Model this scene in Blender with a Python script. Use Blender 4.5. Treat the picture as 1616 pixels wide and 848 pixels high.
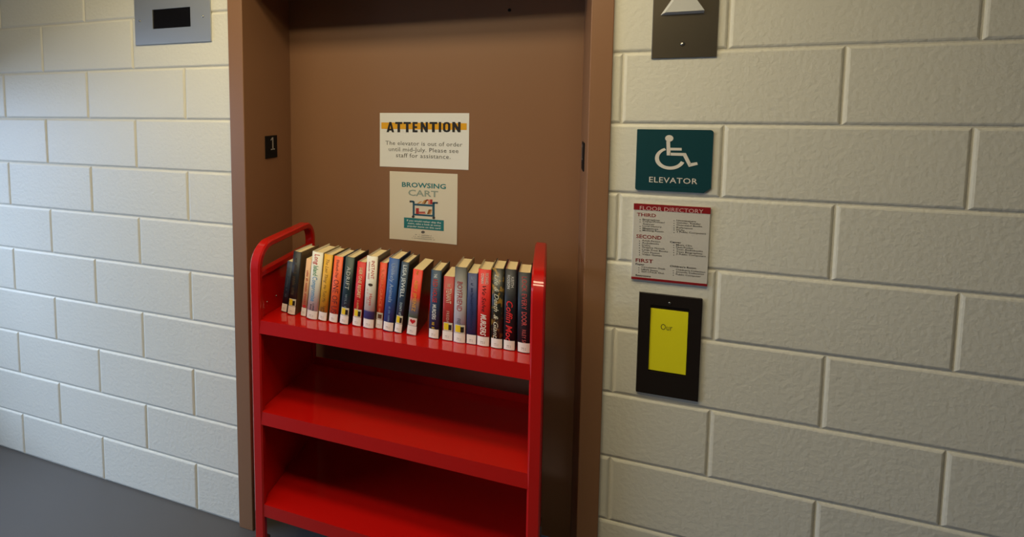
import bpy, bmesh, math, random
from mathutils import Vector, Matrix

for o in list(bpy.data.objects):
    bpy.data.objects.remove(o)
S = bpy.context.scene
C = S.collection
rnd = random.Random(7)

# ------------------------------------------------------------------ camera
CAM = Vector((.4842, -1.5308, 1.6685)); YAW = -.325; PITCH = -.0698
FPX, PX, PY = 757.41, 616.39, 224.76
fw = Vector((math.sin(YAW)*math.cos(PITCH), math.cos(YAW)*math.cos(PITCH), math.sin(PITCH)))
rt = Vector((math.cos(YAW), -math.sin(YAW), 0)); up = rt.cross(fw)
cd = bpy.data.cameras.new('camera'); cam = bpy.data.objects.new('camera', cd); C.objects.link(cam)
cam.matrix_world = Matrix(((rt.x, up.x, -fw.x, CAM.x), (rt.y, up.y, -fw.y, CAM.y), (rt.z, up.z, -fw.z, CAM.z), (0, 0, 0, 1)))
cd.sensor_width = 36; cd.sensor_fit = 'HORIZONTAL'; cd.lens = FPX/1616*36
cd.shift_x = (808-PX)/1616; cd.shift_y = -(424-PY)/1616; cd.clip_start = .02
S.camera = cam

def ray(x, y): return fw + rt*((x-PX)/FPX) + up*((PY-y)/FPX)
def hit(x, y, p, n):
    v = ray(x, y); n = Vector(n); return CAM + v*((Vector(p)-CAM).dot(n)/v.dot(n))
def atY(x, y, Y): return hit(x, y, (0, Y, 0), (0, 1, 0))
def atX(x, y, X): return hit(x, y, (X, 0, 0), (1, 0, 0))

# ------------------------------------------------------------------ world, exposure, large lights
S.view_settings.view_transform = 'Standard'; S.view_settings.look = 'None'
S.view_settings.gamma = 1; S.view_settings.use_curve_mapping = False
S.view_settings.exposure = 0
W = bpy.data.worlds.new('world'); S.world = W; W.use_nodes = True
W.node_tree.nodes['Background'].inputs[0].default_value = (.45, .62, .9, 1)
W.node_tree.nodes['Background'].inputs[1].default_value = 1.0

def area(name, loc, rot, sx, sy, power, col):
    l = bpy.data.lights.new(name, 'AREA'); l.shape = 'RECTANGLE'; l.size = sx; l.size_y = sy
    l.energy = power; l.color = col
    o = bpy.data.objects.new(name, l); C.objects.link(o); o.location = loc; o.rotation_euler = rot
    return o
# daylight falling in through the window of the left end wall
WIN_X, WIN_Y0, WIN_Y1, WIN_Z0, WIN_Z1 = -2.45, -2.9, -.2, .35, 1.8
area('window_daylight', (-4.0, -1.9, 2.2), (0, math.radians(-70), math.radians(4)), 2.2, 3.0, 275, (.5, .68, 1))
TUBE_POWER = 12.2; TUBE_COL = (1, .86, .535)

# ------------------------------------------------------------------ materials
def srgb(r, g, b):
    f = lambda c: (c/255/12.92) if c/255 <= .04045 else ((c/255+.055)/1.055)**2.4
    return (f(r), f(g), f(b), 1)
MATS = {}
def mat(name, col, rough=.6, metal=0, spec=.5, bump=None, vary=0, coat=0, emit=None):
    """col sRGB triple. bump=(scale, strength, distance)"""
    if name in MATS: return MATS[name]
    m = bpy.data.materials.new(name); m.use_nodes = True; nt = m.node_tree; b = nt.nodes['Principled BSDF']
    b.inputs['Base Color'].default_value = srgb(*col)
    b.inputs['Roughness'].default_value = rough; b.inputs['Metallic'].default_value = metal
    b.inputs['Specular IOR Level'].default_value = spec
    b.inputs['Coat Weight'].default_value = coat; b.inputs['Coat Roughness'].default_value = .03
    if emit:
        b.inputs['Emission Color'].default_value = (*emit[0], 1); b.inputs['Emission Strength'].default_value = emit[1]
    if bump or vary:
        tc = nt.nodes.new('ShaderNodeNewGeometry')
    if bump:
        n = nt.nodes.new('ShaderNodeTexNoise'); n.inputs['Scale'].default_value = bump[0]; n.inputs['Detail'].default_value = 5
        nt.links.new(tc.outputs['Position'], n.inputs['Vector'])
        bp = nt.nodes.new('ShaderNodeBump'); bp.inputs['Strength'].default_value = bump[1]; bp.inputs['Distance'].default_value = bump[2]
        nt.links.new(n.outputs['Fac'], bp.inputs['Height']); nt.links.new(bp.outputs['Normal'], b.inputs['Normal'])
    if vary:
        n2 = nt.nodes.new('ShaderNodeTexNoise'); n2.inputs['Scale'].default_value = 2.3; n2.inputs['Detail'].default_value = 6
        nt.links.new(tc.outputs['Position'], n2.inputs['Vector'])
        mx = nt.nodes.new('ShaderNodeMix'); mx.data_type = 'RGBA'; mx.blend_type = 'MULTIPLY'; mx.inputs['Factor'].default_value = 1
        mr = nt.nodes.new('ShaderNodeMapRange'); mr.inputs[3].default_value = 1-vary; mr.inputs[4].default_value = 1+vary*.3
        nt.links.new(n2.outputs['Fac'], mr.inputs[0])
        cc = nt.nodes.new('ShaderNodeCombineColor')
        for k in range(3): nt.links.new(mr.outputs[0], cc.inputs[k])
        mx.inputs[6].default_value = srgb(*col); nt.links.new(cc.outputs[0], mx.inputs[7])
        nt.links.new(mx.outputs[2], b.inputs['Base Color'])
    MATS[name] = m
    return m

def ramp_mat(name, stops, rough=.35):
    """stops: (height fraction from the bottom, colour) printed along a spine"""
    m = bpy.data.materials.new(name); m.use_nodes = True; nt = m.node_tree; b = nt.nodes['Principled BSDF']
    t = nt.nodes.new('ShaderNodeTexCoord'); s = nt.nodes.new('ShaderNodeSeparateXYZ'); r = nt.nodes.new('ShaderNodeValToRGB')
    nt.links.new(t.outputs['Generated'], s.inputs[0]); nt.links.new(s.outputs['Z'], r.inputs[0]); nt.links.new(r.outputs[0], b.inputs['Base Color'])
    while len(r.color_ramp.elements) < len(stops): r.color_ramp.elements.new(.5)
    for e, (p, c) in zip(r.color_ramp.elements, sorted(stops)): e.position = p; e.color = srgb(*c)
    b.inputs['Roughness'].default_value = rough
    return m

def spot_mat(name, base, spot, scale=60, lo=.52, hi=.6, rough=.35):
    """jacket art printed as irregular patches"""
    m = bpy.data.materials.new(name); m.use_nodes = True; nt = m.node_tree; b = nt.nodes['Principled BSDF']
    t = nt.nodes.new('ShaderNodeTexCoord'); n = nt.nodes.new('ShaderNodeTexNoise'); r = nt.nodes.new('ShaderNodeValToRGB')
    n.inputs['Scale'].default_value = scale; n.inputs['Detail'].default_value = 3
    nt.links.new(t.outputs['Object'], n.inputs['Vector']); nt.links.new(n.outputs['Fac'], r.inputs[0]); nt.links.new(r.outputs[0], b.inputs['Base Color'])
    r.color_ramp.elements[0].position = lo; r.color_ramp.elements[0].color = srgb(*base)
    r.color_ramp.elements[1].position = hi; r.color_ramp.elements[1].color = srgb(*spot)
    b.inputs['Roughness'].default_value = rough
    return m

M_BLOCK = mat('painted_block', (224, 219, 203), .5, bump=(75, .45, .004), vary=.05)
M_MORTAR = mat('painted_mortar', (216, 210, 193), .65, bump=(140, .5, .003))
M_BROWN = mat('brown_enamel', (140, 100, 70), .42, bump=(420, .06, .0006), vary=.05)
M_STEEL = mat('brushed_steel', (190, 192, 194), .45, metal=.8, bump=(260, .05, .0004))
M_BRONZE = mat('dark_steel', (124, 114, 98), .4, metal=.85)
M_DARK = mat('black_display', (12, 9, 10), .25)
M_RED = mat('red_enamel', (186, 9, 3), .45, spec=.2, coat=1)
M_WHITEP = mat('white_paper', (228, 222, 208), .75)
M_PAGES = mat('page_edges', (226, 204, 158), .85, bump=(600, .3, .0006))
M_LABEL = mat('white_label', (232, 226, 216), .6)
M_BLACK = mat('black_print', (26, 22, 20), .6)
M_GREYP = mat('grey_print', (92, 88, 82), .7)
M_SCREW = mat('screw_steel', (190, 188, 182), .25, metal=1)
M_RUBBER = mat('black_rubber', (28, 27, 27), .7)

# ------------------------------------------------------------------ mesh helpers
def link(name, me, m=None, parent=None):
    o = bpy.data.objects.new(name, me); C.objects.link(o)
    if parent: o.parent = parent
    if m is not None and me is not None and not me.materials: me.materials.append(m)
    return o
def mesh(name, v, f, smooth=False):
    me = bpy.data.meshes.new(name); me.from_pydata([tuple(x) for x in v], [], f); me.update()
    if smooth:
        for p in me.polygons: p.use_smooth = True
    return me
def box_mesh(name, lo, hi, bevel=0, seg=2):
    bm = bmesh.new(); add_box(bm, lo, hi)
    if bevel: bmesh.ops.bevel(bm, geom=bm.edges[:], offset=bevel, segments=seg, profile=.5, affect='EDGES')
    me = bpy.data.meshes.new(name); bm.to_mesh(me); bm.free(); return me
def add_box(bm, lo, hi):
    vs = [bm.verts.new((x, y, z)) for x in (lo[0], hi[0]) for y in (lo[1], hi[1]) for z in (lo[2], hi[2])]
    for q in ((0, 1, 3, 2), (4, 6, 7, 5), (0, 4, 5, 1), (2, 3, 7, 6), (0, 2, 6, 4), (1, 5, 7, 3)):
        bm.faces.new([vs[i] for i in q])
def bm_done(bm, name, smooth=False):
    bmesh.ops.recalc_face_normals(bm, faces=bm.faces[:])
    me = bpy.data.meshes.new(name); bm.to_mesh(me); bm.free()
    if smooth:
        for p in me.polygons: p.use_smooth = True
    return me
def add_cyl(bm, c, axis, r, h, n=16, r2=None):
    r2 = r if r2 is None else r2
    a = Vector(axis).normalized(); t = a.orthogonal().normalized(); b = a.cross(t); c = Vector(c)
    A = [bm.verts.new(c+(t*math.cos(2*math.pi*i/n)+b*math.sin(2*math.pi*i/n))*r) for i in range(n)]
    B = [bm.verts.new(c+a*h+(t*math.cos(2*math.pi*i/n)+b*math.sin(2*math.pi*i/n))*r2) for i in range(n)]
    bm.faces.new(A[::-1]); bm.faces.new(B)
    for i in range(n): bm.faces.new((A[i], A[(i+1) % n], B[(i+1) % n], B[i]))
def tag(o, label=None, cat=None, group=None, kind=None):
    if label: o['label'] = label
    if cat: o['category'] = cat
    if group: o['group'] = group
    if kind: o['kind'] = kind
    return o
def empty(name, loc=(0, 0, 0)):
    o = bpy.data.objects.new(name, None); C.objects.link(o); o.location = loc; o.empty_display_size = .05; return o

# lettering: built-in font turned into flat mesh, normalised so that cap height = 1
_tc = {}
def glyphs(s, bold=0.0, shear=0.0, spacing=1.0):
    k = (s, bold, shear, spacing)
    if k in _tc: return _tc[k]
    cu = bpy.data.curves.new('t', 'FONT'); cu.body = s; cu.size = 1; cu.resolution_u = 2; cu.offset = bold; cu.shear = shear
    cu.space_character = spacing; cu.fill_mode = 'FRONT' if hasattr(cu, 'fill_mode') else cu.fill_mode
    ob = bpy.data.objects.new('t', cu); me = bpy.data.meshes.new_from_object(ob)
    v = [(p.co.x, p.co.y) for p in me.vertices]; f = [tuple(p.vertices) for p in me.polygons]
    bpy.data.objects.remove(ob); bpy.data.meshes.remove(me); bpy.data.curves.remove(cu)
    x0 = min(a for a, b in v); x1 = max(a for a, b in v)
    CAP = .729*.98
    _tc[k] = ([((a-x0)/(x1-x0), b/CAP) for a, b in v], f); return _tc[k]
def scribble(n, seed=0, gap=.28):
    """a row of letter-like strokes for print too small to read"""
    r = random.Random(seed); v = []; f = []; x = 0
    for i in range(n):
        if r.random() < .14 and 0 < i < n-1: x += .9; continue
        w = r.uniform(.45, .8); h = r.choice((.7, .7, .75, 1.0))
        parts = [(x, x+.2, 0, h), (x+w-.2, x+w, 0, .7), (x, x+w, r.choice((0, .28, .55)), None)]
        for a, b, c, d in parts:
            if d is None: d = c+.17
            k = len(v); v += [(a, c), (b, c), (b, d), (a, d)]; f.append((k, k+1, k+2, k+3))
        x += w+gap
    L = max(p[0] for p in v)
    return [(a/L, b) for a, b in v], f

class Lay:
    """collects flat print laid on a surface; P(u,v)->world"""
    def __init__(s): s.v = []; s.f = []
    def add(s, g, fn):
        k = len(s.v); s.v += [fn(a, b) for a, b in g[0]]; s.f += [tuple(i+k for i in q) for q in g[1]]; return s
    def quad(s, pts):
        k = len(s.v); s.v += [Vector(p) for p in pts]; s.f.append(tuple(range(k, k+len(pts)))); return s
    def put(s, name, m, parent):
        me = mesh(name, s.v, s.f); return link(name, me, m, parent)

def plane_text(lay, s, xl, xr, ytop, ybase, Y, **k):
    """text on a plane of constant depth, its extent read off the photograph"""
    xc = (xl+xr)/2
    X0 = atY(xl, ybase, Y).x; X1 = atY(xr, ybase, Y).x; Zb = atY(xc, ybase, Y).z; Zt = atY(xc, ytop, Y).z
    g = s if isinstance(s, tuple) else glyphs(s, **k)
    lay.add(g, lambda a, b: Vector((X0+(X1-X0)*a, Y, Zb+(Zt-Zb)*b)))
def plane_rect(lay, x0, x1, y0, y1, Y):
    xc = (x0+x1)/2
    X0 = atY(x0, (y0+y1)/2, Y).x; X1 = atY(x1, (y0+y1)/2, Y).x; Z0 = atY(xc, y1, Y).z; Z1 = atY(xc, y0, Y).z
    lay.quad([(X0, Y, Z0), (X1, Y, Z0), (X1, Y, Z1), (X0, Y, Z1)])

# ------------------------------------------------------------------ structure
H = .2032; L = .5106; XL = -1.1354; XR = .6741
CEIL = 13*H; XW0 = -2.45; XW1 = 2.25; YB = -3.1
CF = -.012                                    # casing face
cl = atY(364, 250, CF).x; dl = atY(386.5, 250, CF).x; dr = atY(926.7, 250, CF).x; cr = atY(962.3, 250, CF).x
DOOR_Y = .3235; SOFF = 2.135; CASE_H = .07

def quad_wall(name, boxes, m):
    bm = bmesh.new()
    for lo, hi in boxes: add_box(bm, lo, hi)
    o = link(name, bm_done(bm, name), m); o['kind'] = 'structure'; return o
wall_back = quad_wall('wall_back', [((XW0, .0045, 0), (cl+.03, .2, CEIL)), ((cr-.03, .0045, 0), (XW1, .2, CEIL)),
                                    ((cl+.03, .0045, SOFF+CASE_H-.02), (cr-.03, .2, CEIL))], M_MORTAR)
_bc = {}
def block_mesh(w, h):
    k = (round(w, 4), round(h, 4))
    if k in _bc: return _bc[k]
    j = .0026; b = .0036; d = .0034
    x0, x1, z0, z1 = j, w-j, j, h-j
    v = [(x0, d, z0), (x1, d, z0), (x1, d, z1), (x0, d, z1), (x0+b, .0012, z0+b), (x1-b, .0012, z0+b), (x1-b, .0012, z1-b), (x0+b, .0012, z1-b),
         (x0+2*b, 0, z0+2*b), (x1-2*b, 0, z0+2*b), (x1-2*b, 0, z1-2*b), (x0+2*b, 0, z1-2*b)]
    v += [(x, .012, z) for x, _, z in v[:4]]
    f = [(8, 9, 10, 11)]
    for A, B in ((0, 4), (4, 8), (12, 0)):
        for i in range(4): f.append((A+i, A+(i+1) % 4, B+(i+1) % 4, B+i))
    me = mesh('block', v, f); me.materials.append(M_BLOCK)
    _bc[k] = me; return me
def lay_course(c, xa, xb, anchor):
    z = c*H; r = 9-c
    ph = anchor + (0 if r % 2 == 0 else L/2)
    k = math.floor((xa-ph)/L); x = ph+k*L
    while x < xb-1e-4:
        a, b = max(x, xa), min(x+L, xb)
        if b-a > .012:
            o = link('block', block_mesh(b-a, H), None, wall_back); o.location = (a, rnd.uniform(-.0004, .0006), z)
        x += L
for c in range(13):
    if c < 11:
        lay_course(c, XW0, cl+.028, XL); lay_course(c, cr-.028, XW1, XR+L/2)
    else:
        lay_course(c, XW0, XW1, XL)

floor = quad_wall('floor', [((XW0-.1, YB-.1, -.1), (XW1+.1, .45, 0))], mat('floor_vinyl', (84, 80, 76), .45, vary=.1))
ceiling = quad_wall('ceiling', [((XW0-.1, YB-.1, CEIL), (XW1+.1, .45, CEIL+.1))], mat('ceiling_white', (205, 200, 190), .9, bump=(60, .3, .003)))
quad_wall('wall_front', [((XW0-.1, YB-.1, 0), (XW1+.1, YB, CEIL))], mat('corridor_paint', (104, 100, 94), .7))
quad_wall('wall_right', [((XW1, YB, 0), (XW1+.1, .2, CEIL))], MATS['corridor_paint'])
quad_wall('wall_left', [((XW0-.1, YB, 0), (XW0, WIN_Y0, CEIL)), ((XW0-.1, WIN_Y1, 0), (XW0, .2, CEIL)),
                        ((XW0-.1, WIN_Y0, 0), (XW0, WIN_Y1, WIN_Z0)), ((XW0-.1, WIN_Y0, WIN_Z1), (XW0, WIN_Y1, CEIL))], MATS['corridor_paint'])
bm = bmesh.new(); t = .05
add_box(bm, (XW0-.08, WIN_Y0, WIN_Z0), (XW0-.03, WIN_Y0+t, WIN_Z1)); add_box(bm, (XW0-.08, WIN_Y1-t, WIN_Z0), (XW0-.03, WIN_Y1, WIN_Z1))
add_box(bm, (XW0-.08, WIN_Y0+t, WIN_Z0), (XW0-.03, WIN_Y1-t, WIN_Z0+t)); add_box(bm, (XW0-.08, WIN_Y0+t, WIN_Z1-t), (XW0-.03, WIN_Y1-t, WIN_Z1))
win = link('window_1', bm_done(bm, 'window_frame'), mat('window_aluminium', (150, 150, 148), .4, metal=1)); win['kind'] = 'structure'
gm = bpy.data.materials.new('window_glass'); gm.use_nodes = True; nt = gm.node_tree
tr = nt.nodes.new('ShaderNodeBsdfTransparent'); gl = nt.nodes.new('ShaderNodeBsdfGlossy'); gl.inputs['Roughness'].default_value = .02
mx = nt.nodes.new('ShaderNodeMixShader'); mx.inputs[0].default_value = .06
nt.links.new(tr.outputs[0], mx.inputs[1]); nt.links.new(gl.outputs[0], mx.inputs[2]); nt.links.new(mx.outputs[0], nt.nodes['Material Output'].inputs[0])
link('pane', box_mesh('pane', (XW0-.06, WIN_Y0+t, WIN_Z0+t), (XW0-.055, WIN_Y1-t, WIN_Z1-t)), gm, win)

# elevator entrance: steel casing, jambs and head, all the same brown enamel
def trim(name, lo, hi, bev=.0025):
    o = link(name, box_mesh(name, lo, hi, bev), M_BROWN); o['kind'] = 'structure'; return o
trim_l = trim('trim_1', (cl, CF, 0), (dl, DOOR_Y+.04, SOFF+CASE_H))
trim_r = trim('trim_2', (dr, CF, 0), (cr, DOOR_Y+.04, SOFF+CASE_H))
trim_h = trim('trim_3', (dl, CF, SOFF), (dr, DOOR_Y+.04, SOFF+CASE_H))
door = link('door_1', box_mesh('door', (dl-.03, DOOR_Y, .012), (dr+.03, DOOR_Y+.032, SOFF+.03)), M_BROWN); door['kind'] = 'structure'
p = atY(804, 16, DOOR_Y)
bm = bmesh.new(); add_cyl(bm, (p.x, DOOR_Y+.001, p.z), (0, -1, 0), .006, .0025, 14)
tag(link('release_hole', bm_done(bm, 'release_hole'), M_DARK, door), 'small dark door release hole')

# ------------------------------------------------------------------ ceiling fixture (twin tube)
FX, FY, FL = -.13, -.97, 1.8
fix = empty('ceiling_light', (FX, FY, CEIL)); tag(fix, 'long twin-lens fluorescent ceiling light before the elevator', 'light')
link('housing', box_mesh('housing', (-FL/2-.03, -.36, -.035), (FL/2+.03, .36, 0), .003), mat('fixture_white', (225, 225, 220), .5), fix)
for dy in (-.2, .2):
    link('lens', box_mesh('lens', (-FL/2, dy-.11, -.042), (FL/2, dy+.11, -.034)), mat('lens_glow', (255, 245, 220), .5, emit=((1, .86, .58), 4)), fix)
    area('lens_light', (FX, FY+dy, CEIL-.046), (0, 0, 0), FL, .22, TUBE_POWER, TUBE_COL)

# ------------------------------------------------------------------ wall plates
def screw(parent, x, y, z, r=.005, label=None):
    bm = bmesh.new(); add_cyl(bm, (x, y, z), (0, -1, 0), r, .0022, 14, r*.6)
    return link('screw', bm_done(bm, 'screw', True), M_SCREW, parent)
# floor indicator, left
PF = -.006
x0, x1 = atY(214, 72, PF).x, atY(333, 65, PF).x; z0 = atY(275, 68, PF).z
u0, u1 = atY(240.5, 30, PF).x, atY(300.5, 30, PF).x; w1, w0 = atY(270, 13, PF).z, atY(270, 44, PF).z
z1 = w1+(w0-z0)
ind = empty('floor_indicator', ((x0+x1)/2, 0, z0)); tag(ind, 'steel indicator plate with a blank black display, left of the elevator', 'indicator')
def loc(o, v): return Vector(v)-o.location
bm = bmesh.new()
for lo, hi in (((x0, PF, z0), (u0, .0, z1)), ((u1, PF, z0), (x1, .0, z1)), ((u0, PF, z0), (u1, .0, w0)), ((u0, PF, w1), (u1, .0, z1))): add_box(bm, loc(ind, lo), loc(ind, hi))
bmesh.ops.remove_doubles(bm, verts=bm.verts[:], dist=1e-5)
link('face_plate', bm_done(bm, 'face_plate'), M_STEEL, ind)
link('display', box_mesh('display', loc(ind, (u0, PF+.003, w0)), loc(ind, (u1, 0, w1))), M_DARK, ind)
for q in ((220.5, 33.5), (320, 26)):
    p = loc(ind, atY(*q, PF)); screw(ind, p.x, p.y, p.z)

# hall lantern plate with up arrow, right
x0, x1 = atY(1028, 92, PF).x, atY(1131, 90, PF).x; z0 = atY(1079, 91, PF).z; z1 = z0+.27
lan = empty('hall_lantern', ((x0+x1)/2, 0, z0)); tag(lan, 'dark steel plate with a raised pale up arrow, above the elevator sign', 'call plate')
link('face_plate', box_mesh('face_plate', loc(lan, (x0, PF, z0)), loc(lan, (x1, 0, z1)), .001, 1), M_BRONZE, lan)
a = atY(1049.5, 20.5, PF-.01); b = atY(1111.5, 15.5, PF-.01); ax, bx, az = a.x, b.x, (a.z+b.z)/2; hx = bx-ax; tz = az+hx*.78
v = []
for y, g in ((PF, .009), (PF-.012, 0)):
    v += [(ax-g, y, az-g*.6), (bx+g*.2, y, az-g*.6), ((ax+bx)/2, y, tz+g*1.2)]
v = [loc(lan, q) for q in v]
link('arrow_lens', mesh('arrow', v, [(3, 4, 5), (0, 1, 4, 3), (1, 2, 5, 4), (2, 0, 3, 5), (2, 1, 0)]), mat('pale_lens', (205, 203, 196), .35), lan)
for q in (z0+.037, z1-.037): screw(lan, loc(lan, ((x0+x1)/2-.003, 0, 0)).x, PF, q-z0, .0062)

# elevator sign with wheelchair symbol
SY = -.0055
sc = 8.08
def E(x, y): return atY(1005+x/sc, 200+y/sc, SY-.0012)
tl_, tr_, br_, bl_ = atY(1005.5, 203.5, SY), atY(1127, 206, SY), atY(1124.5, 304.5, SY), atY(1003, 301, SY)
x0, x1, z0, z1 = (tl_.x+bl_.x)/2, tr_.x-.001, (bl_.z+br_.z)/2, (tl_.z+tr_.z)/2
sg = empty('elevator_sign', ((x0+x1)/2, 0, z0)); tag(sg, 'dark teal wall sign with white wheelchair symbol and raised lettering', 'sign')
out = []
def corner(cx, cz, r, a0):
    for i in range(5):
        an = a0+math.pi/2*i/4; out.append((cx+r*math.cos(an), cz+r*math.sin(an)))
corner(x1-.007, z1-.007, .007, 0); corner(x0+.002, z1-.002, .002, math.pi/2); corner(x0+.006, z0+.006, .006, math.pi)
out += [(x1-.017, z0), (x1-.001, z0+.014), (x1, z0+.016)]
n = len(out)
v = [loc(sg, (a, SY, b)) for a, b in out]+[loc(sg, (a, 0, b)) for a, b in out]
f = [tuple(range(n))]+[(i, i+n, (i+1) % n+n, (i+1) % n) for i in range(n)]+[tuple(range(2*n-1, n-1, -1))]
bm = bmesh.new(); bv = [bm.verts.new(q) for q in v]; [bm.faces.new([bv[i] for i in q]) for q in f]
link('panel', bm_done(bm, 'panel'), mat('teal_plastic', (12, 62, 68), .45, bump=(500, .1, .0005)), sg)
M_SYM = mat('raised_white', (222, 214, 200), .6)
def stroke_poly(pts, w):
    """thick polyline (pixel points of the sign crop), flat"""
    q = []
    P = [E(*a) for a in pts]
    L_, R_ = [], []
    for i, a in enumerate(P):
        d = (P[min(i+1, len(P)-1)]-P[max(i-1, 0)]); d.y = 0; d.normalize(); nrm = Vector((-d.z, 0, d.x))
        ww = w*(1+.25*abs(nrm.x))
        L_.append(a+nrm*ww/2); R_.append(a-nrm*ww/2)
    return L_, R_
sym = bmesh.new()
def sym_poly(pts, th=.0011):
    a = [sym.verts.new(loc(sg, (p[0], SY-th, p[2]))) for p in pts]; b = [sym.verts.new(loc(sg, (p[0], SY+.0003, p[2]))) for p in pts]
    sym.faces.new(a); n = len(a)
    for i in range(n): sym.faces.new((a[i], a[(i+1) % n], b[(i+1) % n], b[i]))
def sym_stroke(pts, w):
    A, B = stroke_poly(pts, w)
    for i in range(len(A)-1): sym_poly([A[i], A[i+1], B[i+1], B[i]])
def P3(x, y): p = E(x, y); return (p.x, p.y, p.z)
sym_poly([P3(414+52*math.cos(t*math.pi/12), 150+42*math.sin(t*math.pi/12)) for t in range(24)])
sym_poly([P3(*q) for q in ((378, 186), (424, 188), (430, 335), (432, 368), (382, 366))])
sym_poly([P3(*q) for q in ((424, 270), (572, 272), (572, 305), (426, 303))])
sym_poly([P3(*q) for q in ((420, 333), (626, 338), (600, 374), (420, 368))])
sym_poly([P3(*q) for q in ((626, 338), (690, 470), (664, 514), (590, 372))])
sym_poly([P3(*q) for q in ((680, 468), (768, 454), (778, 486), (664, 514))])
A0, A1 = math.radians(248), math.radians(22)
pts_o, pts_i = [], []
NA = 26
for i in range(NA+1):
    an = A0+(A1-A0)*i/NA
    pts_o.append((426+194*math.cos(an), 406+143*math.sin(an))); pts_i.append((428+146*math.cos(an), 400+110*math.sin(an)))
for i in range(NA): sym_poly([P3(*pts_o[i]), P3(*pts_o[i+1]), P3(*pts_i[i+1]), P3(*pts_i[i])])
link('wheelchair_symbol', bm_done(sym, 'wheelchair_symbol'), M_SYM, sg)
def put_lay(lay, name, m, parent):
    lay.v = [Vector(q)-parent.location for q in lay.v]; return lay.put(name, m, parent)
ly = Lay(); plane_text(ly, 'ELEVATOR', 1024.2, 1100.5, 280.3, 289.2, SY-.0010, bold=.004, spacing=1.05); put_lay(ly, 'lettering', M_SYM, sg)
ly = Lay(); plane_text(ly, scribble(16, 3), 1046, 1090, 294.2, 295.6, SY-.0006); put_lay(ly, 'braille', mat('teal_raised', (20, 74, 80), .4), sg)

# floor directory
DY = -.0065
x0, x1 = (atY(1000, 322, DY).x+atY(997, 441, DY).x)/2, (atY(1120, 327, DY).x+atY(1117, 451, DY).x)/2
z1, z0 = atY(1060, 324.6, DY).z, atY(1057, 446, DY).z
fd = empty('floor_directory', ((x0+x1)/2, 0, z0)); tag(fd, 'white floor directory panel with red header band and three lists', 'sign')
link('panel', box_mesh('panel', loc(fd, (x0, DY, z0)), loc(fd, (x1, -.0005, z1)), .0005, 1), mat('directory_white', (205, 198, 186), .5), fd)
M_DRED = mat('dark_red_print', (140, 22, 26), .5)
hb = atY(1060, 334.3, DY).z; fbz = atY(1057, 442.6, DY).z
link('header_band', box_mesh('band', loc(fd, (x0-.0004, DY-.0008, hb)), loc(fd, (x1+.0004, DY+.001, z1+.0004))), M_DRED, fd)
link('footer_band', box_mesh('band2', loc(fd, (x0-.0004, DY-.0008, z0-.0004)), loc(fd, (x1+.0004, DY+.001, fbz))), M_DRED, fd)
ly = Lay(); plane_text(ly, 'FLOOR DIRECTORY', 1009.5, 1110, 327.8, 334.3, DY-.0012); put_lay(ly, 'header_lettering', mat('pink_print', (214, 176, 168), .6), fd)
ly = Lay()
for s, a, b, c, d in (('THIRD', 1005, 1035, 336.6, 342), ('SECOND', 1004, 1044, 371.2, 377), ('FIRST', 1003, 1030.5, 408.8, 414.5)):
    ly = Lay(); plane_text(ly, s, a, b, c, d, DY-.0006, bold=.012); put_lay(ly, 'floor_lettering', M_DRED, fd)
M_LIST = mat('list_print', (58, 54, 50), .7)
def row(s, x0_, x1_, yc, bullet=True, bold=.004):
    ly = Lay(); plane_text(ly, s, x0_, x1_, yc-1.35, yc+1.25, DY-.0006, bold=bold); o = put_lay(ly, 'list_line', M_LIST, fd)
    if bullet:
        ly = Lay(); plane_rect(ly, x0_-4.6, x0_-3.2, yc-.6, yc+.5, DY-.0006); ly.v = [Vector(q)-fd.location for q in ly.v]; ly.put('bullet', M_LIST, o)
for s, b, y in (('Biographies', 1041, 347), ('Copier/Printer/', 1049, 350.4), ('Local History', 1044, 357.4), ('Magazines', 1038.5, 361), ('Meeting Room', 1047, 364.6)): row(s, 1014, b, y)
row('Scanner', 1014.5, 1033, 353.8, False)
for s, b, y in (('Newspapers', 1098, 348.8), ('Gender, Reader', 1106, 352.6), ('Oversized Books', 1108, 356.4), ('Reference', 1093, 360), ('PCAs', 1080, 363.2), ('3 Public Computers', 1114, 367.4)): row(s, 1067.5, b, y)
for s, b, y in (('Adult Fiction', 1042, 380.6), ('Audiobooks', 1040, 384.2), ('DVDs', 1026, 387.6), ('Graphic Novels', 1049, 391.6), ('Large Print Books', 1054, 395.6), ('Teen Fiction', 1041, 399), ('Video Games', 1044, 402.6)): row(s, 1013, b, y)
for s, b, y in (('Music CDs', 1092, 387.4), ('Non-Fiction', 1093.5, 391), ('Teen Audiobooks', 1109, 395.2), ('Teen Biographies', 1108.5, 399), ('3 Public Computers', 1113.5, 402.8)): row(s, 1067, b, y)
row('Center', 1057, 1075, 382.6, False, .02); row('Foyer', 1003, 1017, 417.2, False, .02); row('Restrooms', 1003, 1027, 435.4, False, .02); row("Children's Room", 1057, 1098.5, 421.8, False, .02)
for s, b, y in (('Circulation Desk', 1050, 423), ('NEW Items', 1038, 426.4), ('Self-Check Out', 1048, 430)): row(s, 1012, b, y)
for s, b, y in (("Children's Collection", 1113, 427.6), ('Juvenile Collection', 1111, 431), ('Public Computer', 1106, 434.8)): row(s, 1066.5, b, y)

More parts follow.
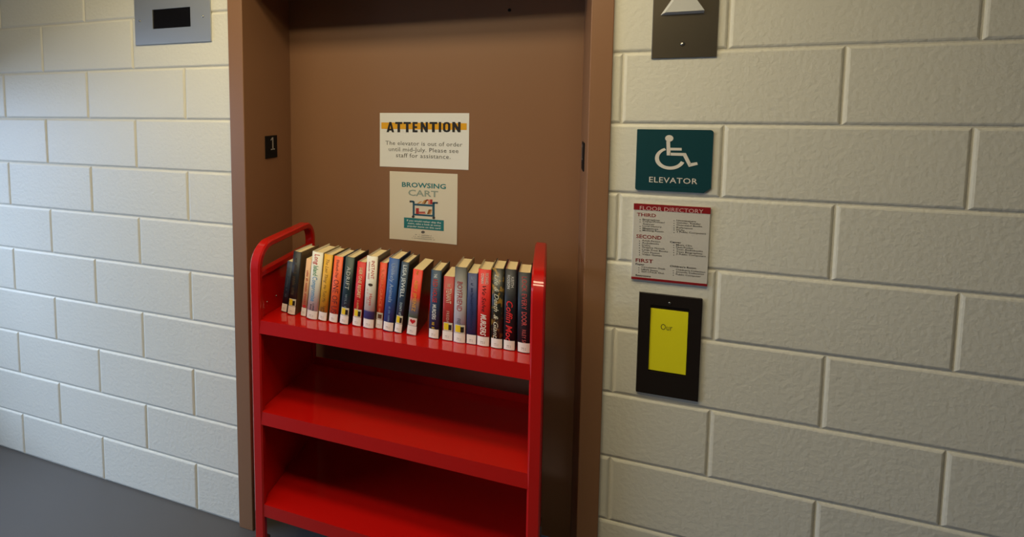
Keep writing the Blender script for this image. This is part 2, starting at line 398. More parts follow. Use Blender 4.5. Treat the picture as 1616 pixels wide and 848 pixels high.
# call station below: dark plate, recessed holder, yellow note
KY = -.008
x0, x1, z1 = atY(1009.5, 463, KY).x, atY(1109, 471.5, KY).x, (atY(1010, 463, KY).z+atY(1109, 471.5, KY).z)/2
z0 = z1-.30
cs = empty('call_station', ((x0+x1)/2, 0, z0)); tag(cs, 'dark bronze call plate with a yellow note in its window', 'call plate')
M_BRN = mat('dark_bronze', (46, 38, 34), .4, metal=.5)
wx0, wx1, wz1 = atY(1026.5, 485, KY).x, atY(1088, 490, KY).x, atY(1057, 484.5, KY).z; wz0 = wz1-.2
bm = bmesh.new()
for lo, hi in (((x0, KY, z0), (wx0, 0, z1)), ((wx1, KY, z0), (x1, 0, z1)), ((wx0, KY, z0), (wx1, 0, wz0)), ((wx0, KY, wz1), (wx1, 0, z1)), ((wx0, -.002, wz0), (wx1, 0, wz1))): add_box(bm, loc(cs, lo), loc(cs, hi))
link('face_plate', bm_done(bm, 'face_plate'), M_BRN, cs)
p = loc(cs, atY(1057, 478.5, KY)); screw(cs, p.x, KY, p.z, .0045)
nz1 = atY(1057, 490.8, KY).z
nt_ = empty('yellow_note', ((wx0+wx1)/2, 0, wz0)); tag(nt_, 'bright yellow paper note held in the dark bronze call plate', 'note')
link('sheet', box_mesh('sheet', loc(nt_, (wx0+.0015, -.0045, wz0+.004)), loc(nt_, (wx1-.0015, -.0022, nz1))), mat('yellow_paper', (240, 230, 20), .6), nt_)
ly = Lay(); plane_text(ly, 'Our', 1042.5, 1061, 512.0, 521.5, -.0048); put_lay(ly, 'lettering', mat('olive_print', (70, 66, 20), .7), nt_)

# floor number plates on the jambs
def jamb_plate(X, sx, y0, y1, z0, z1, label):
    o = empty('floor_plate', (X, (y0+y1)/2, z0)); tag(o, label, 'floor plate')
    link('plate', box_mesh('plate', loc(o, (min(X, X+sx*.004), y0, z0)), loc(o, (max(X, X+sx*.004), y1, z1)), .0008, 1), mat('black_plate', (24, 20, 18), .85, spec=.15), o)
    g = ([(.38, 0), (.62, 0), (.62, 1), (.38, 1), (.05, .0), (.95, 0), (.95, .09), (.05, .09), (.38, 1), (.05, .84), (.05, .74), (.38, .86)], [(0, 1, 2, 3), (4, 5, 6, 7), (8, 9, 10, 11)]); ly = Lay(); hh = (z1-z0)*.56; zc = z0+(z1-z0)*.36; cy = (y0+y1)/2; ww = (y1-y0)*.38
    # seen from inside the opening the left jamb reads with depth running to the right
    ly.add(g, lambda a, b: Vector((X+sx*.0046, cy+.008+(a-.5)*ww*sx, zc+b*hh)))
    k = len(ly.v); put_lay(ly, 'numeral', mat('numeral_grey', (170, 164, 156), .5), o)
jamb_plate(dl, 1, .121, .206, 1.468, 1.5595, 'small black plate numbered one on the left jamb of the elevator')
jamb_plate(dr, -1, .11, .195, 1.468, 1.5595, 'small dark plate on the right jamb, seen edge-on')

# ------------------------------------------------------------------ notices taped to the door
def sheet(name, label, x0, x1, z0, z1, lift, curl, m):
    o = empty(name, ((x0+x1)/2, DOOR_Y, z0)); tag(o, label, 'notice')
    bm = bmesh.new(); N = 10
    def yy(a, b): return DOOR_Y-lift-curl*((max(0, abs(a-.5)-.3)/.2)**2)*(1-b)**3
    g = [[bm.verts.new(loc(o, (x0+(x1-x0)*i/N, yy(i/N, j/N), z0+(z1-z0)*j/N))) for j in range(N+1)] for i in range(N+1)]
    for i in range(N):
        for j in range(N): bm.faces.new((g[i][j], g[i+1][j], g[i+1][j+1], g[i][j+1]))
    r = bmesh.ops.extrude_face_region(bm, geom=bm.faces[:])
    bmesh.ops.translate(bm, verts=[e for e in r['geom'] if isinstance(e, bmesh.types.BMVert)], vec=(0, .0004, 0))
    link('sheet', bm_done(bm, 'sheet'), m, o); return o
NY = DOOR_Y-.0008; TY = NY-.0006
x0, x1 = (atY(600, 178, NY).x+atY(599, 263, NY).x)/2, atY(740, 220, NY).x
z1, z0 = (atY(600, 178, NY).z+atY(740, 179, NY).z)/2, (atY(599, 263, NY).z+atY(740, 268, NY).z)/2
n1 = sheet('attention_notice', 'white landscape notice with bold black heading over a yellow bar', x0, x1, z0, z1, .0008, .002, mat('notice_paper', (230, 228, 222), .75))
ly = Lay(); plane_rect(ly, 601.8, 736.5, 194.0, 204.4, TY); put_lay(ly, 'highlight_bar', mat('amber_print', (226, 164, 20), .7), n1)
ly = Lay(); w_ = .36
def R_(a, b, c, d): return [(a, c), (b, c), (b, d), (a, d)]
ring = [(.5, 0), (.18, .05), (0, .2), (0, .8), (.18, .95), (.5, 1), (.82, .95), (1, .8), (1, .2), (.82, .05)]
LET = {'T': [R_(0, 1, .8, 1), R_(.5-w_/2, .5+w_/2, 0, .8)], 'I': [R_(0, 1, 0, 1)],
       'E': [R_(0, .45, 0, 1), R_(.45, 1, .8, 1), R_(.45, .92, .41, .59), R_(.45, 1, 0, .2)],
       'N': [R_(0, .31, 0, 1), R_(.69, 1, 0, 1), [(.31, 1), (.31, .5), (.69, 0), (.69, .5)]],
       'A': [[(0, 0), (.3, 0), (.54, .8), (.36, 1)], [(.7, 0), (1, 0), (.64, 1), (.46, .8)], R_(.28, .72, .17, .34), [(.36, 1), (.5, .75), (.64, 1)]],
       'O': [[ring[i], ring[(i+1) % 10], (.5+(ring[(i+1) % 10][0]-.5)*.36, .5+(ring[(i+1) % 10][1]-.5)*.66), (.5+(ring[i][0]-.5)*.36, .5+(ring[i][1]-.5)*.66)] for i in range(10)]}
for ch_, a_, b_ in (('A', 90, 196), ('T', 211, 311), ('T', 329, 431), ('E', 455, 526), ('N', 569, 670), ('T', 694, 802), ('I', 824, 858), ('O', 884, 987), ('N', 1014, 1131)):
    ly = Lay(); gv, gf = [], []
    for q in LET[ch_]: gf.append(tuple(range(len(gv), len(gv)+len(q)))); gv += q
    yo = (a_-610)/1040*1.0/1
    plane_text(ly, (gv, gf), 600+a_/8.92, 600+b_/8.92, 192.6, 208.8, TY-.0004); put_lay(ly, 'heading_letter', M_BLACK, n1)
ly = Lay()
plane_text(ly, 'The elevator is out of order', 608.4, 729.6, 223.4, 230.1, TY, spacing=1.05)
plane_text(ly, 'until mid-July. Please see', 613.5, 723.5, 233.2, 240.0, TY, spacing=1.05)
plane_text(ly, 'staff for assistance.', 625, 711, 242.6, 249.5, TY, spacing=1.05)
put_lay(ly, 'message', M_GREYP, n1)

x0, x1 = atY(615, 325, NY).x, atY(721.6, 330, NY).x
z1, z0 = (atY(615, 270, NY).z+atY(722, 275, NY).z)/2, (atY(615, 377, NY).z+atY(721, 386, NY).z)/2
n2 = sheet('browsing_cart_notice', 'cream portrait notice with a teal drawing of a book cart', x0, x1, z0, z1, .0008, .003, mat('cream_paper', (222, 212, 190), .75))
M_TEAL = mat('teal_print', (30, 118, 122), .7); M_TEAL2 = mat('dark_teal_print', (36, 84, 104), .7)
ly = Lay(); plane_text(ly, 'BROWSING', 634.3, 703.6, 289, 296.6, TY, bold=.022); put_lay(ly, 'heading', M_TEAL, n2)
ly = Lay(); plane_text(ly, 'CART', 644.2, 691.5, 300.4, 310, TY, bold=.022); put_lay(ly, 'subheading', mat('sage_print', (150, 160, 146), .7), n2)
def IC(x, y): return (635+x/21.2, 310+(y-(x-700)*.075)/21.2)
def ic_poly(lay, pts, dy=0):
    lay.quad([atY(*IC(*q), TY-dy) for q in pts])
def fixrow(pts): return [(x, y+(x-700)*.0) for x, y in pts]
ly = Lay()
def ICr(lay, x0, x1, y0, y1): plane_rect(lay, 635+x0/21.2, 635+x1/21.2, 310+y0/21.2, 310+y1/21.2, TY)
ICr(ly, 345, 412, 165, 640); ICr(ly, 1002, 1080, 200, 690); ICr(ly, 240, 380, 142, 205); ICr(ly, 1030, 1186, 190, 248)
ICr(ly, 412, 1002, 262, 325); ICr(ly, 412, 1002, 602, 662); put_lay(ly, 'cart_drawing', M_TEAL2, n2)
M_BRP = mat('brown_print', (66, 58, 52), .7)
for cx, cy in ((362, 680), (1050, 722)):
    ly = Lay(); ly.quad([atY(635+(cx+50*math.cos(t*math.pi/8))/21.2, 310+(cy+44*math.sin(t*math.pi/8))/21.2, TY-.0002) for t in range(16)]); put_lay(ly, 'wheel_drawing', M_BRP, n2)
for q in ((240, 285, 142, 205), (1145, 1186, 190, 248)):
    ly = Lay(); plane_rect(ly, 635+q[0]/21.2, 635+q[1]/21.2, 310+q[2]/21.2, 310+q[3]/21.2, TY-.0002); put_lay(ly, 'grip_drawing', M_BRP, n2)
def slant(lay, x0, x1, y0, y1, s): lay.quad([atY(635+a/21.2, 310+b/21.2, TY) for a, b in ((x0, y1), (x1, y1), (x1+s, y0), (x0+s, y0))])
def drawn(m, x0, x1, y0, y1, sl=0):
    ly = Lay(); slant(ly, x0, x1, y0, y1, sl); put_lay(ly, 'book_drawing', m, n2)
m1, m2, m3, m4 = mat('red_print', (170, 44, 40), .7), mat('salmon_print', (222, 130, 100), .7), mat('ochre_print', (146, 92, 30), .7), mat('tan_print', (206, 150, 84), .7)
drawn(m1, 930, 1005, 105, 265); drawn(m1, 450, 552, 395, 590); drawn(m1, 555, 760, 515, 550); drawn(m1, 800, 862, 105, 150)
drawn(m2, 862, 930, 110, 265); drawn(m2, 555, 780, 555, 590); drawn(m3, 700, 765, 120, 255, 80); drawn(m3, 820, 905, 440, 598, 60)
drawn(m4, 640, 690, 125, 250, 90); drawn(m4, 915, 950, 440, 600, 50); drawn(m4, 480, 560, 170, 245, 110)
ly = Lay(); plane_rect(ly, 637.5, 700.4, 345.6, 362.4, TY); put_lay(ly, 'teal_panel', M_TEAL, n2)
ly = Lay()
plane_text(ly, 'If you would rather skip the', 642, 696, 348.4, 351.2, TY-.0004, bold=.01)
plane_text(ly, 'stairs, take a look at some', 643.5, 695.4, 352.8, 355.6, TY-.0004, bold=.01)
plane_text(ly, 'popular items on this cart!', 643, 695.4, 357.2, 360, TY-.0004, bold=.01)
put_lay(ly, 'panel_lettering', mat('white_print', (225, 228, 220), .7), n2)
ly = Lay(); ly.quad([atY(667.5+3*math.cos(t*math.pi/6), 366.6+2.2*math.sin(t*math.pi/6), TY) for t in range(12)]); put_lay(ly, 'emblem', M_GREYP, n2)
ly = Lay()
for i, (a, b, y) in enumerate(((655, 681, 371.8), (652.5, 684, 374.8), (650, 686, 377.6))): plane_text(ly, scribble(24, i), a, b, y-1.2, y+.2, TY)
put_lay(ly, 'small_print', M_GREYP, n2)

# ------------------------------------------------------------------ red book cart
CX0, CX1, CY0, CY1, CTOP = -.484, .476, -.166, .245, 1.207
TW, TT = .038, .024                      # tube: width along X, thickness in the plane of the loop
SHZ = .946; TILT = math.radians(4.0); PIV = Vector((0, -.16, SHZ))
eY = Vector((0, math.cos(TILT), -math.sin(TILT))); eZ = Vector((0, math.sin(TILT), math.cos(TILT)))
cart = empty('book_cart', ((CX0+CX1)/2, (CY0+CY1)/2, 0)); tag(cart, 'red metal library book cart parked against the elevator door', 'cart')
def cl_(v): return Vector(v)-cart.location
def loop_mesh(xa, xb):
    r = .085; path = []
    zb = .14
    def arc(cy, cz, a0, a1, n=9):
        for i in range(n+1):
            a = a0+(a1-a0)*i/n; path.append((cy, cz, math.cos(a), math.sin(a)))
    path.append((CY0+r, zb, -1, 0)); path.append((CY0+r, .55, -1, 0))
    arc(CY0+r, CTOP-r, math.pi, math.pi/2)
    arc(CY1-r*.8, CTOP-r, math.pi/2, 0)
    path.append((CY1-r*.8, .55, 1, 0)); path.append((CY1-r*.8, zb, 1, 0))
    bm = bmesh.new(); rings = []
    c = .005
    for i, (cy, cz, dy, dz) in enumerate(path):
        rr = r if cy < .05 else r*.8
        if dz and cy > .05: sz = r
        else: sz = r
        def P(x, off):
            return cl_((x, cy+dy*(rr-off), cz+dz*(sz-off)))
        prof = [(xa+c, 0), (xb-c, 0), (xb, c), (xb, TT-c), (xb-c, TT), (xa+c, TT), (xa, TT-c), (xa, c)]
        rings.append([bm.verts.new(P(x, o)) for x, o in prof])
    for A, B in zip(rings, rings[1:]):
        for i in range(8): bm.faces.new((A[i], A[(i+1) % 8], B[(i+1) % 8], B[i]))
    bm.faces.new(rings[0]); bm.faces.new(rings[-1])
    me = bm_done(bm, 'end_frame', True)
    try: me.set_sharp_from_angle(angle=math.radians(40))
    except Exception: pass
    return me
link('end_frame', loop_mesh(CX0, CX0+TW), M_RED, cart)
link('end_frame', loop_mesh(CX1-TW, CX1), M_RED, cart)
RAILZ = 1.112
for xa in (CX0+.012, CX1-.024):
    p_ = link('end_panel', box_mesh('end_panel', cl_((xa+.004, CY0+.024, .26)), cl_((xa+.012, CY1-.024, RAILZ-.02))), M_RED, cart)
    link('top_rail', box_mesh('top_rail', cl_((xa-.002, CY0+.023, RAILZ-.022)), cl_((xa+.022, CY1-.023, RAILZ)), .003), M_RED, p_)
    s = 1 if xa < 0 else -1
    if s > 0:
        for q in ((421.5, 476.5), (436, 467), (436, 491)):
            X = xa+.012; h = atX(*q, X); bm = bmesh.new(); add_cyl(bm, cl_((X, h.y, h.z)), (s, 0, 0), .004, .0025, 10, .002)
            link('rivet', bm_done(bm, 'rivet', True), M_SCREW, p_)
def shelf(zf, th, tilt):
    """flat tray with front and back lips, in its own sloping frame"""
    ey = Vector((0, math.cos(tilt), -math.sin(tilt))); ez = Vector((0, math.sin(tilt), math.cos(tilt)))
    bm = bmesh.new(); xa, xb = CX0+.026, CX1-.026; d = CY1-CY0-.03
    add_box(bm, (xa, 0, -.004), (xb, d, 0)); add_box(bm, (xa, -.004, -.045), (xb, 0, 0)); add_box(bm, (xa, d, -.03), (xb, d+.004, .03))
    for v_ in bm.verts:
        q = v_.co.copy(); v_.co = cl_(Vector((q.x, CY0+.008, zf))+ey*q.y+ez*q.z)
    me = bm_done(bm, 'shelf'); return link('shelf', me, M_RED, cart)
shelf(SHZ, 0, TILT); shelf(.62, 0, TILT); shelf(.28, 0, 0)
for x in (CX0+TW/2, CX1-TW/2):
    for y in (CY0+TT/2, CY1-TT/2):
        bm = bmesh.new(); add_box(bm, cl_((x-.022, y-.012, .05)), cl_((x-.016, y+.02, .14))); add_box(bm, cl_((x+.016, y-.012, .05)), cl_((x+.022, y+.02, .14))); add_box(bm, cl_((x-.022, y-.02, .13)), cl_((x+.022, y+.022, .142)))
        cs_ = link('caster', bm_done(bm, 'caster'), M_SCREW, cart)
        bm = bmesh.new(); add_cyl(bm, cl_((x-.014, y+.01, .055)), (1, 0, 0), .055, .028, 24); link('wheel', bm_done(bm, 'wheel'), M_RUBBER, cs_)

# ------------------------------------------------------------------ books
def spine_hit(x, y, ys):
    """pixel -> (x, height) on the plane of the spines in the shelf's sloping frame"""
    h = hit(x, y, PIV+eY*ys, eY); d = h-PIV
    return d.x, d.dot(eZ)
WHITE = (232, 226, 214)
B = []
def bk(top, bot, label, spine, side=None, depth=.135, ys=.075, text=(), sticker=None, lab=True, rough=.5, soft=False, pages=None):
    B.append(dict(top=top, bot=bot, label=label, spine=spine, side=side or spine, depth=depth, ys=ys, text=text, sticker=sticker, lab=lab, rough=rough, soft=soft, pages=pages))
# text items: (string, from, to (fractions from the top), centre across, cap height across, colour, options)
bk((454.5, 462, 413), (442.5, 452.5, 494), 'slim dark blue book at the left end of the row, shortest there', (34, 46, 66), (28, 32, 44), ys=.095, depth=.12,
   text=((('s', 18, 11), .12, .7, .5, .4, (84, 100, 118), {}),), soft=True)
bk((463, 475, 397.5), (452, 465, 500), 'black book with faded lettering and a brown back cover, second from the left', (34, 34, 38), (112, 92, 66), ys=.08,
   text=((('s', 16, 5), .10, .68, .5, .5, (88, 72, 52), {}),), sticker=1)
bk((484, 491.5, 409), (474, 483, 498.5), 'thin peach paperback with red lettering, half hidden by the white book', (226, 178, 136), (150, 116, 80), ys=.085, depth=.12,
   text=((('s', 22, 8), .2, .78, .55, .5, (206, 70, 50), {}), (('h',), .80, .88, .5, .7, (196, 36, 36), {})), soft=True)
bk((493, 509, 398), (481.5, 500, 506.5), 'thick white book with red, green and blue title letters', (228, 222, 206), (206, 190, 152), ys=.068,
   text=(('Long', .035, .185, .52, .52, (206, 40, 36), {'bold': .012}), ('Island', .205, .35, .5, .5, (30, 140, 70), {'bold': .012}), ('Compromise', .365, .735, .5, .5, (74, 150, 196), {'bold': .01}),
         (('s', 9, 2), .765, .875, .62, .22, (60, 56, 50), {}), (('s', 7, 4), .78, .86, .35, .22, (60, 56, 50), {})))
bk((511.5, 525, 402), (501, 514.5, 508), 'yellow book with thin black handwritten title', (222, 164, 40), (120, 96, 44), ys=.07,
   text=(('The Last Thing', .07, .43, .5, .42, (60, 44, 20), {'shear': .25, 'bold': -.012}), ('He Told Me', .46, .72, .5, .42, (60, 44, 20), {'shear': .25, 'bold': -.012}), ('Laura', .78, .87, .64, .32, (60, 44, 20), {}), ('Dave', .80, .885, .3, .32, (60, 44, 20), {})), sticker=None)
bk((527.5, 541, 405), (517.5, 532, 510), 'orange book with large dark capital letters', ((240, 96, 44)), (40, 62, 84), ys=.07,
   text=(('Elizabeth Day', .05, .32, .5, .34, (90, 40, 44), {}), ('ONE OF US', .35, .86, .5, .74, (64, 30, 40), {'bold': -.012})))
bk((545, 559.5, 406), (535, 549, 511), 'dark green book with spaced white title', ('ramp', ((0, (34, 66, 82)), (.35, (24, 54, 66)), (.6, (30, 42, 40)), (1, (56, 74, 66)))), (38, 36, 34), ys=.068,
   text=(('ADRIFT', .14, .48, .5, .5, (214, 212, 196), {'spacing': 1.1, 'bold': -.004}), ('WILL DEAN', .55, .90, .5, .26, (150, 166, 168), {'spacing': 1.3})), sticker=1)
bk((563.5, 578, 413.5), (555.5, 569, 512), 'red book with small yellow capitals, between the green and the floral book', (206, 30, 26), (130, 24, 26), ys=.07,
   text=(('HER ONE REGRET', .09, .56, .5, .42, (234, 206, 150), {'bold': .015}), (('s', 10, 6), .60, .74, .5, .3, (230, 176, 110), {})), sticker=2)
bk((579.5, 595, 404.5), (571.5, 590, 514), 'white book with red title and a blue patch near its foot', ('ramp', ((0, (216, 206, 196)), (.12, (214, 200, 190)), (.135, (66, 84, 140)), (.23, (70, 90, 150)), (.25, (214, 202, 186)), (1, (224, 216, 200)))), (118, 104, 88), ys=.068,
   text=(('INSTANT', .06, .31, .66, .34, (214, 62, 52), {}), (('s', 14, 13), .08, .32, .28, .2, (222, 140, 132), {}), ('Hayes', .52, .68, .6, .34, (214, 62, 52), {}), (('s', 9, 1), .46, .66, .25, .2, (222, 150, 140), {}), (('b',), .375, .415, .5, .5, (74, 56, 40), {})), lab=False)
bk((599.5, 611, 415), (592, 603.5, 513), 'narrow red-orange book leaning against the blue one', ((222, 66, 30)), (120, 30, 24), ys=.078,
   text=(('KAREN GRACE', .10, .66, .5, .44, (238, 128, 70), {}), (('s', 5, 3), .69, .76, .5, .34, (240, 140, 80), {})), sticker=3)
bk((614, 630, 408), (604, 621, 514), 'blue book with pale title beside a red-orange one', (44, 84, 146), (22, 38, 74), ys=.068,
   text=(('Unlikely Animals', .07, .60, .5, .42, (176, 190, 206), {'bold': -.006}), (('s', 14, 9), .66, .9, .5, .24, (120, 146, 184), {})))
bk((634, 645.5, 414), (622.5, 635, 514), 'slate book with tall white author name', (46, 64, 84), (66, 60, 52), ys=.068,
   text=(('LISA JEWELL', .04, .50, .54, .56, (220, 224, 220), {'bold': .01}), ("DON'T LET HIM IN", .57, .9, .54, .32, (190, 204, 208), {'bold': .01})), sticker=1)
bk((652, 668, 425.5), (643, 658, 514), 'red book with orange lettering and a dark leafy cover', ('ramp', ((0, (196, 184, 168)), (.14, (90, 110, 90)), (.24, (84, 120, 70)), (.36, (110, 110, 120)), (.5, (150, 110, 90)), (.58, (214, 56, 24)), (1, (222, 44, 20)))), ('spot', (58, 24, 16), (92, 48, 20)), ys=.068, depth=.15,
   text=(('ABBY JIMENEZ', .16, .64, .46, .4, (232, 164, 50), {}), (('s', 2, 3), .02, .075, .5, .34, (236, 150, 40), {})), sticker=4, lab=False, soft=True)
bk((680, 697, 426.5), (677, 692.5, 514), 'navy book with red and white block letters', ('ramp', ((0, (40, 56, 92)), (1, (44, 66, 88)))), (52, 44, 40), ys=.068,
   text=(('THE', .05, .11, .46, .34, (216, 214, 204), {'bold': .01}), ('RED HOUSE', .13, .47, .46, .5, (196, 50, 42), {'bold': .012}), ('MURDERS', .5, .72, .46, .42, (220, 218, 208), {'bold': .012}), (('s', 8, 5), .76, .95, .46, .4, (214, 172, 44), {})), lab=False)
bk((701, 717, 436), (697.5, 715.5, 514), 'dull red book with pale condensed title, lower than its neighbours', (168, 44, 38), (140, 70, 50), ys=.07, depth=.12,
   text=(('THE', .11, .16, .5, .3, (220, 196, 160), {}), ('TENANT', .185, .42, .52, .56, (230, 214, 180), {}), ('FREIDA M', .54, .78, .48, .3, (214, 176, 150), {'spacing': 1.2})), sticker=1, soft=True)
bk((718, 737, 421.5), (715.5, 735, 514), 'thick grey-white book with dull red title, tallest at the middle', ('ramp', ((0, (206, 202, 206)), (.3, (200, 196, 198)), (.6, (176, 170, 166)), (.85, (110, 106, 102)), (1, (70, 70, 70)))), (128, 110, 84), ys=.066, depth=.15,
   text=(('BOYFRIEND', .19, .58, .45, .5, (168, 66, 64), {'bold': .01}), ('FREIDA M', .68, .86, .42, .34, (70, 68, 78), {})), sticker=1)
bk((738.5, 753.5, 431), (736, 752.5, 514), 'plain indigo blue book between the grey and the red one', (50, 60, 104), (40, 46, 80), ys=.07, depth=.12,
   text=((('s', 3, 4), .05, .09, .5, .3, (170, 180, 200), {}), (('s', 20, 2), .14, .8, .5, .36, (40, 46, 84), {})), lab=False, soft=True)
bk((755, 775, 425), (752.5, 773, 514), 'bright red book with white two-line author name at the top', (212, 38, 30), (150, 130, 90), ys=.068,
   text=(('RICHARD', .045, .19, .72, .26, (240, 206, 190), {'bold': .01}), ('OSMAN', .05, .185, .34, .26, (240, 206, 190), {'bold': .01}), ('We Solve', .21, .55, .5, .36, (60, 16, 20), {'shear': .3}), ('MURDERS', .58, .86, .5, .5, (240, 226, 214), {'bold': .02, 'shear': .3})), lab=False)
bk((777, 796, 423.5), (775, 793.5, 514), 'dark olive book with gold flecks and cursive white title', ('spot', (36, 36, 28), (136, 104, 40)), (30, 26, 22), ys=.068,
   text=(('Life & Death', .08, .54, .4, .46, (214, 208, 180), {'shear': .35}), ('& Giants', .58, .9, .4, .46, (214, 208, 180), {'shear': .35})), lab=False)
bk((797.5, 815.5, 425), (794.5, 814, 514), 'black book with large red cursive title', (26, 26, 32), (96, 26, 26), ys=.068,
   text=(('KEITH', .09, .22, .68, .26, (214, 210, 204), {'bold': .01}), ('ROSSON', .07, .24, .32, .26, (214, 210, 204), {'bold': .01}), ('Coffin', .39, .66, .46, .62, (216, 44, 44), {'shear': .2, 'bold': .01}), ('Moon', .69, .95, .46, .62, (216, 44, 44), {'shear': .2, 'bold': .01})), lab=False)
bk((817.5, 838.5, 430), (816.5, 838, 514), 'black book with red capitals at the right end of the row', (28, 32, 40), (30, 20, 22), ys=.066,
   text=(('LOCK EVERY', .05, .46, .5, .44, (206, 84, 80), {}), ('DOOR', .49, .66, .5, .44, (206, 84, 80), {'bold': .01}), ('RILEY SAGER', .71, .97, .5, .34, (190, 90, 86), {})), lab=False)

geo = []
for b in B:
    tl2, tz = spine_hit(b['top'][0], b['top'][2], b['ys']); tr2, _ = spine_hit(b['top'][1], b['top'][2], b['ys'])
    bl2, bz = spine_hit(b['bot'][0], b['bot'][2], b['ys']); br2, _ = spine_hit(b['bot'][1], b['bot'][2], b['ys'])
    s = ((tl2+tr2)-(bl2+br2))/2/(tz-bz)                  # lean, x per unit height
    xc = (bl2+br2)/2 - s*bz
    w = ((tr2-tl2)+(br2-bl2))/2
    geo.append([xc, s, w, tz])
for it in range(3):                                       # keep neighbours from cutting into each other
    for i in range(len(geo)-1):
        a, c = geo[i], geo[i+1]
        e = -1
        for z in (0, min(a[3], c[3])):
            e = max(e, (a[0]+a[1]*z+a[2]/2)-(c[0]+c[1]*z-c[2]/2)+.0006)
        if e > 0:
            a[2] -= e/2; a[0] -= e/4; c[2] -= e/2; c[0] += e/4

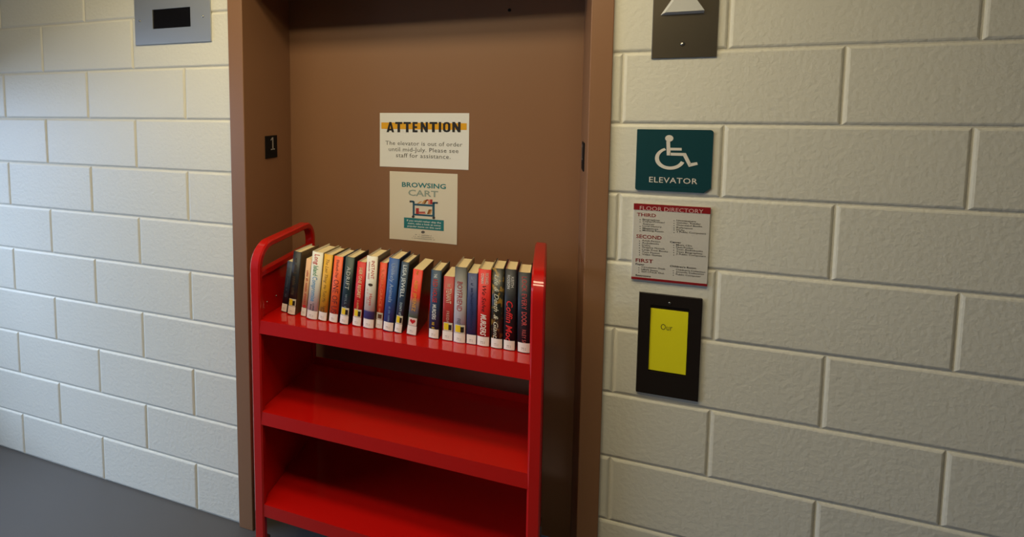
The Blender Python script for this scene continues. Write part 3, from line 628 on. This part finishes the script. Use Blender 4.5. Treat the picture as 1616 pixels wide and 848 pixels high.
def jacket_material(spec, nm, rough):
    if spec[0] == 'ramp': return ramp_mat(nm, spec[1], rough)
    if spec[0] == 'spot': return spot_mat(nm, spec[1], spec[2])
    return mat(nm+str(spec), spec, rough)
def colour(c): return mat('print_%d_%d_%d' % c, c, .5)
for (xc, s, w, hgt), b in zip(geo, B):
    lean = math.atan(s); th = w*math.cos(lean); h = hgt/math.cos(lean) - abs(th/2*math.tan(lean))*.5; d = b['depth']
    root = empty('book'); tag(root, b['label'], 'book', 'books on the red cart')
    Rt = Matrix((Vector((1, 0, 0)), eY, eZ)).transposed().to_4x4(); Rl = Matrix.Rotation(lean, 4, 'Y')
    lift = abs(math.sin(lean))*th/2+.0004
    pos = PIV+Vector((xc, 0, 0))+eY*b['ys']+eZ*lift
    root.matrix_world = Matrix.Translation(pos) @ Rt @ Rl
    hd = not b['soft']; bt = .0032 if hd else .0012; ov = .005 if hd else 0
    bul = th*.13 if hd else th*.05
    NS = 8; SX = [-th/2+th*i/NS for i in range(NS+1)]
    def sy(x):                                            # spine surface (faceted like its mesh), 0 at its crown
        q = min(NS-1, max(0, int((x+th/2)/th*NS))); f = lambda t: bul*(min(1, abs(t)/(th/2))**2)
        k = (x-SX[q])/(th/NS); return f(SX[q])*(1-k)+f(SX[q+1])*k
    def wrap(lay, name, m, off):
        bmw = bmesh.new(); vs = [bmw.verts.new(q) for q in lay.v]
        for q in lay.f:
            try: bmw.faces.new([vs[i] for i in q])
            except ValueError: pass
        for cut in SX[1:-1]: bmesh.ops.bisect_plane(bmw, geom=bmw.verts[:]+bmw.edges[:]+bmw.faces[:], plane_co=(cut, 0, 0), plane_no=(1, 0, 0))
        for v_ in bmw.verts: v_.co.y = sy(v_.co.x)-off
        mw = bpy.data.meshes.new(name); bmw.to_mesh(mw); bmw.free(); return link(name, mw, m, root)
    # jacket: boards and rounded spine in one C-shaped piece
    N = 8
    outer = [(-th/2, d)]+[(-th/2+th*i/N, sy(-th/2+th*i/N)) for i in range(N+1)]+[(th/2, d)]
    inner = [(-th/2+bt, d)]+[(-(th/2-bt)+(th-2*bt)*i/N, sy((-(th/2-bt)+(th-2*bt)*i/N))+bt) for i in range(N+1)]+[(th/2-bt, d)]
    n = len(outer); bm = bmesh.new()
    V = [[bm.verts.new((x, y, z)) for x, y in ring] for z in (0, h) for ring in (outer, inner)]
    o0, i0, o1, i1 = V
    for k in range(n-1):
        f1 = bm.faces.new((o0[k], o0[k+1], o1[k+1], o1[k])); f1.material_index = 1 if k in (0, n-2) else 0; f1.smooth = k not in (0, n-2)
        f2 = bm.faces.new((i0[k+1], i0[k], i1[k], i1[k+1])); f2.material_index = 2
        bm.faces.new((o1[k], o1[k+1], i1[k+1], i1[k])).material_index = 1 if k in (0, n-2) else 0
        bm.faces.new((o0[k+1], o0[k], i0[k], i0[k+1])).material_index = 1
    for k in (0, n-1): bm.faces.new((o0[k], o1[k], i1[k], i0[k])).material_index = 1
    me = bm_done(bm, 'jacket')
    me.materials.append(jacket_material(b['spine'], 'spine', b['rough'])); me.materials.append(jacket_material(b['side'], 'cover', b['rough'])); me.materials.append(M_LABEL)
    cover = link('cover', me, None, root)
    link('page_block', box_mesh('pages', (-th/2+bt+.0002, bul+bt, ov), (th/2-bt-.0002, d-ov, h-ov-(.0012 if hd else 0))), M_PAGES, root)
    # print on the spine: reads from top to bottom
    for item in b['text']:
        st, f0, f1, cx, cap, col, op = item
        za, zb = h*(1-f0), h*(1-f1); ly = Lay(); xx = (cx-.5)*th*.9; ch = cap*th*.88
        def fn(a, q, za=za, zb=zb, xx=xx, ch=ch):
            x = xx-ch/2+q*ch; x = max(-th*.47, min(th*.47, x)); return Vector((x, 0, za+(zb-za)*a))
        if isinstance(st, tuple):
            if st[0] == 's': g = scribble(st[1], st[2])
            elif st[0] == 'h': g = ([(0, .25), (0, .75), (.25, 1), (.5, .8), (.5, .2), (.25, 0), (1, .5)], [(0, 5, 3 if False else 6, 2, 1)])
            else: g = ([(.5+.5*math.cos(k*math.pi/5), .5+.5*math.sin(k*math.pi/5)) for k in range(10)], [tuple(range(10))])
        else: g = glyphs(st, **op)
        ly.add(g, fn); wrap(ly, 'lettering' if not isinstance(st, tuple) or st[0] == 's' else 'emblem', colour(col), .0005)
    def patch(name, xa, xb, za, zb, m, off, parent):
        K = 5; bmx = bmesh.new(); g = []
        for x in [xa]+[q for q in SX if xa+1e-5 < q < xb-1e-5]+[xb]:
            g.append((bmx.verts.new((x, sy(x)-off, za)), bmx.verts.new((x, sy(x)-off, zb))))
        for A, Bq in zip(g, g[1:]): bmx.faces.new((A[0], Bq[0], Bq[1], A[1]))
        return link(name, bm_done(bmx, name), m, parent)
    lh = .03
    if b['lab'] or b['sticker'] is not None or True:
        lb = patch('spine_label', -th*.46, th*.46, .002, lh, M_LABEL, .0007, root)
        ly = Lay()
        for q, zz in enumerate((.0135, .009)):
            ly.add(scribble(5, q), lambda a, c, zz=zz: Vector((-th*.2+a*th*.34, sy(-th*.2+a*th*.34)-.0011, zz+c*.0026)))
        ly.put('label_print', M_GREYP, lb)
    if b['sticker'] in (1, 2):
        st_ = patch('new_sticker', -th*.38, th*.44, lh+.001, lh+.027, mat('sticker_white', (216, 210, 190), .5), .0009, root)
        patch('yellow_patch', -th*.34, th*.08, lh+.004, lh+.025, mat('sticker_yellow', (228, 196, 24), .5), .0013, st_)
        patch('black_patch', th*.08, th*.36, lh+.004, lh+.021, M_BLACK, .0013, st_)
    elif b['sticker'] == 3:
        st_ = patch('new_sticker', -th*.42, th*.42, lh+.001, lh+.024, mat('sticker_cream', (196, 190, 170), .5), .0009, root)
        patch('brown_patch', -th*.22, th*.3, lh+.005, lh+.019, mat('sticker_brown', (92, 56, 34), .5), .0013, st_)
    elif b['sticker'] == 4:
        st_ = patch('heart_sticker', -th*.42, th*.42, lh+.001, lh+.026, mat('sticker_pink', (226, 200, 190), .5), .0009, root)
        hp = []
        for k in range(20):
            t = 2*math.pi*k/20; x = 16*math.sin(t)**3; z = 13*math.cos(t)-5*math.cos(2*t)-2*math.cos(3*t)-math.cos(4*t)
            xx = x/17*th*.3; hp.append(Vector((xx, sy(xx)-.0014, lh+.0145+z/17*.009)))
        ly = Lay(); ly.quad(hp); ly.put('heart', mat('heart_red', (190, 26, 30), .5), st_)
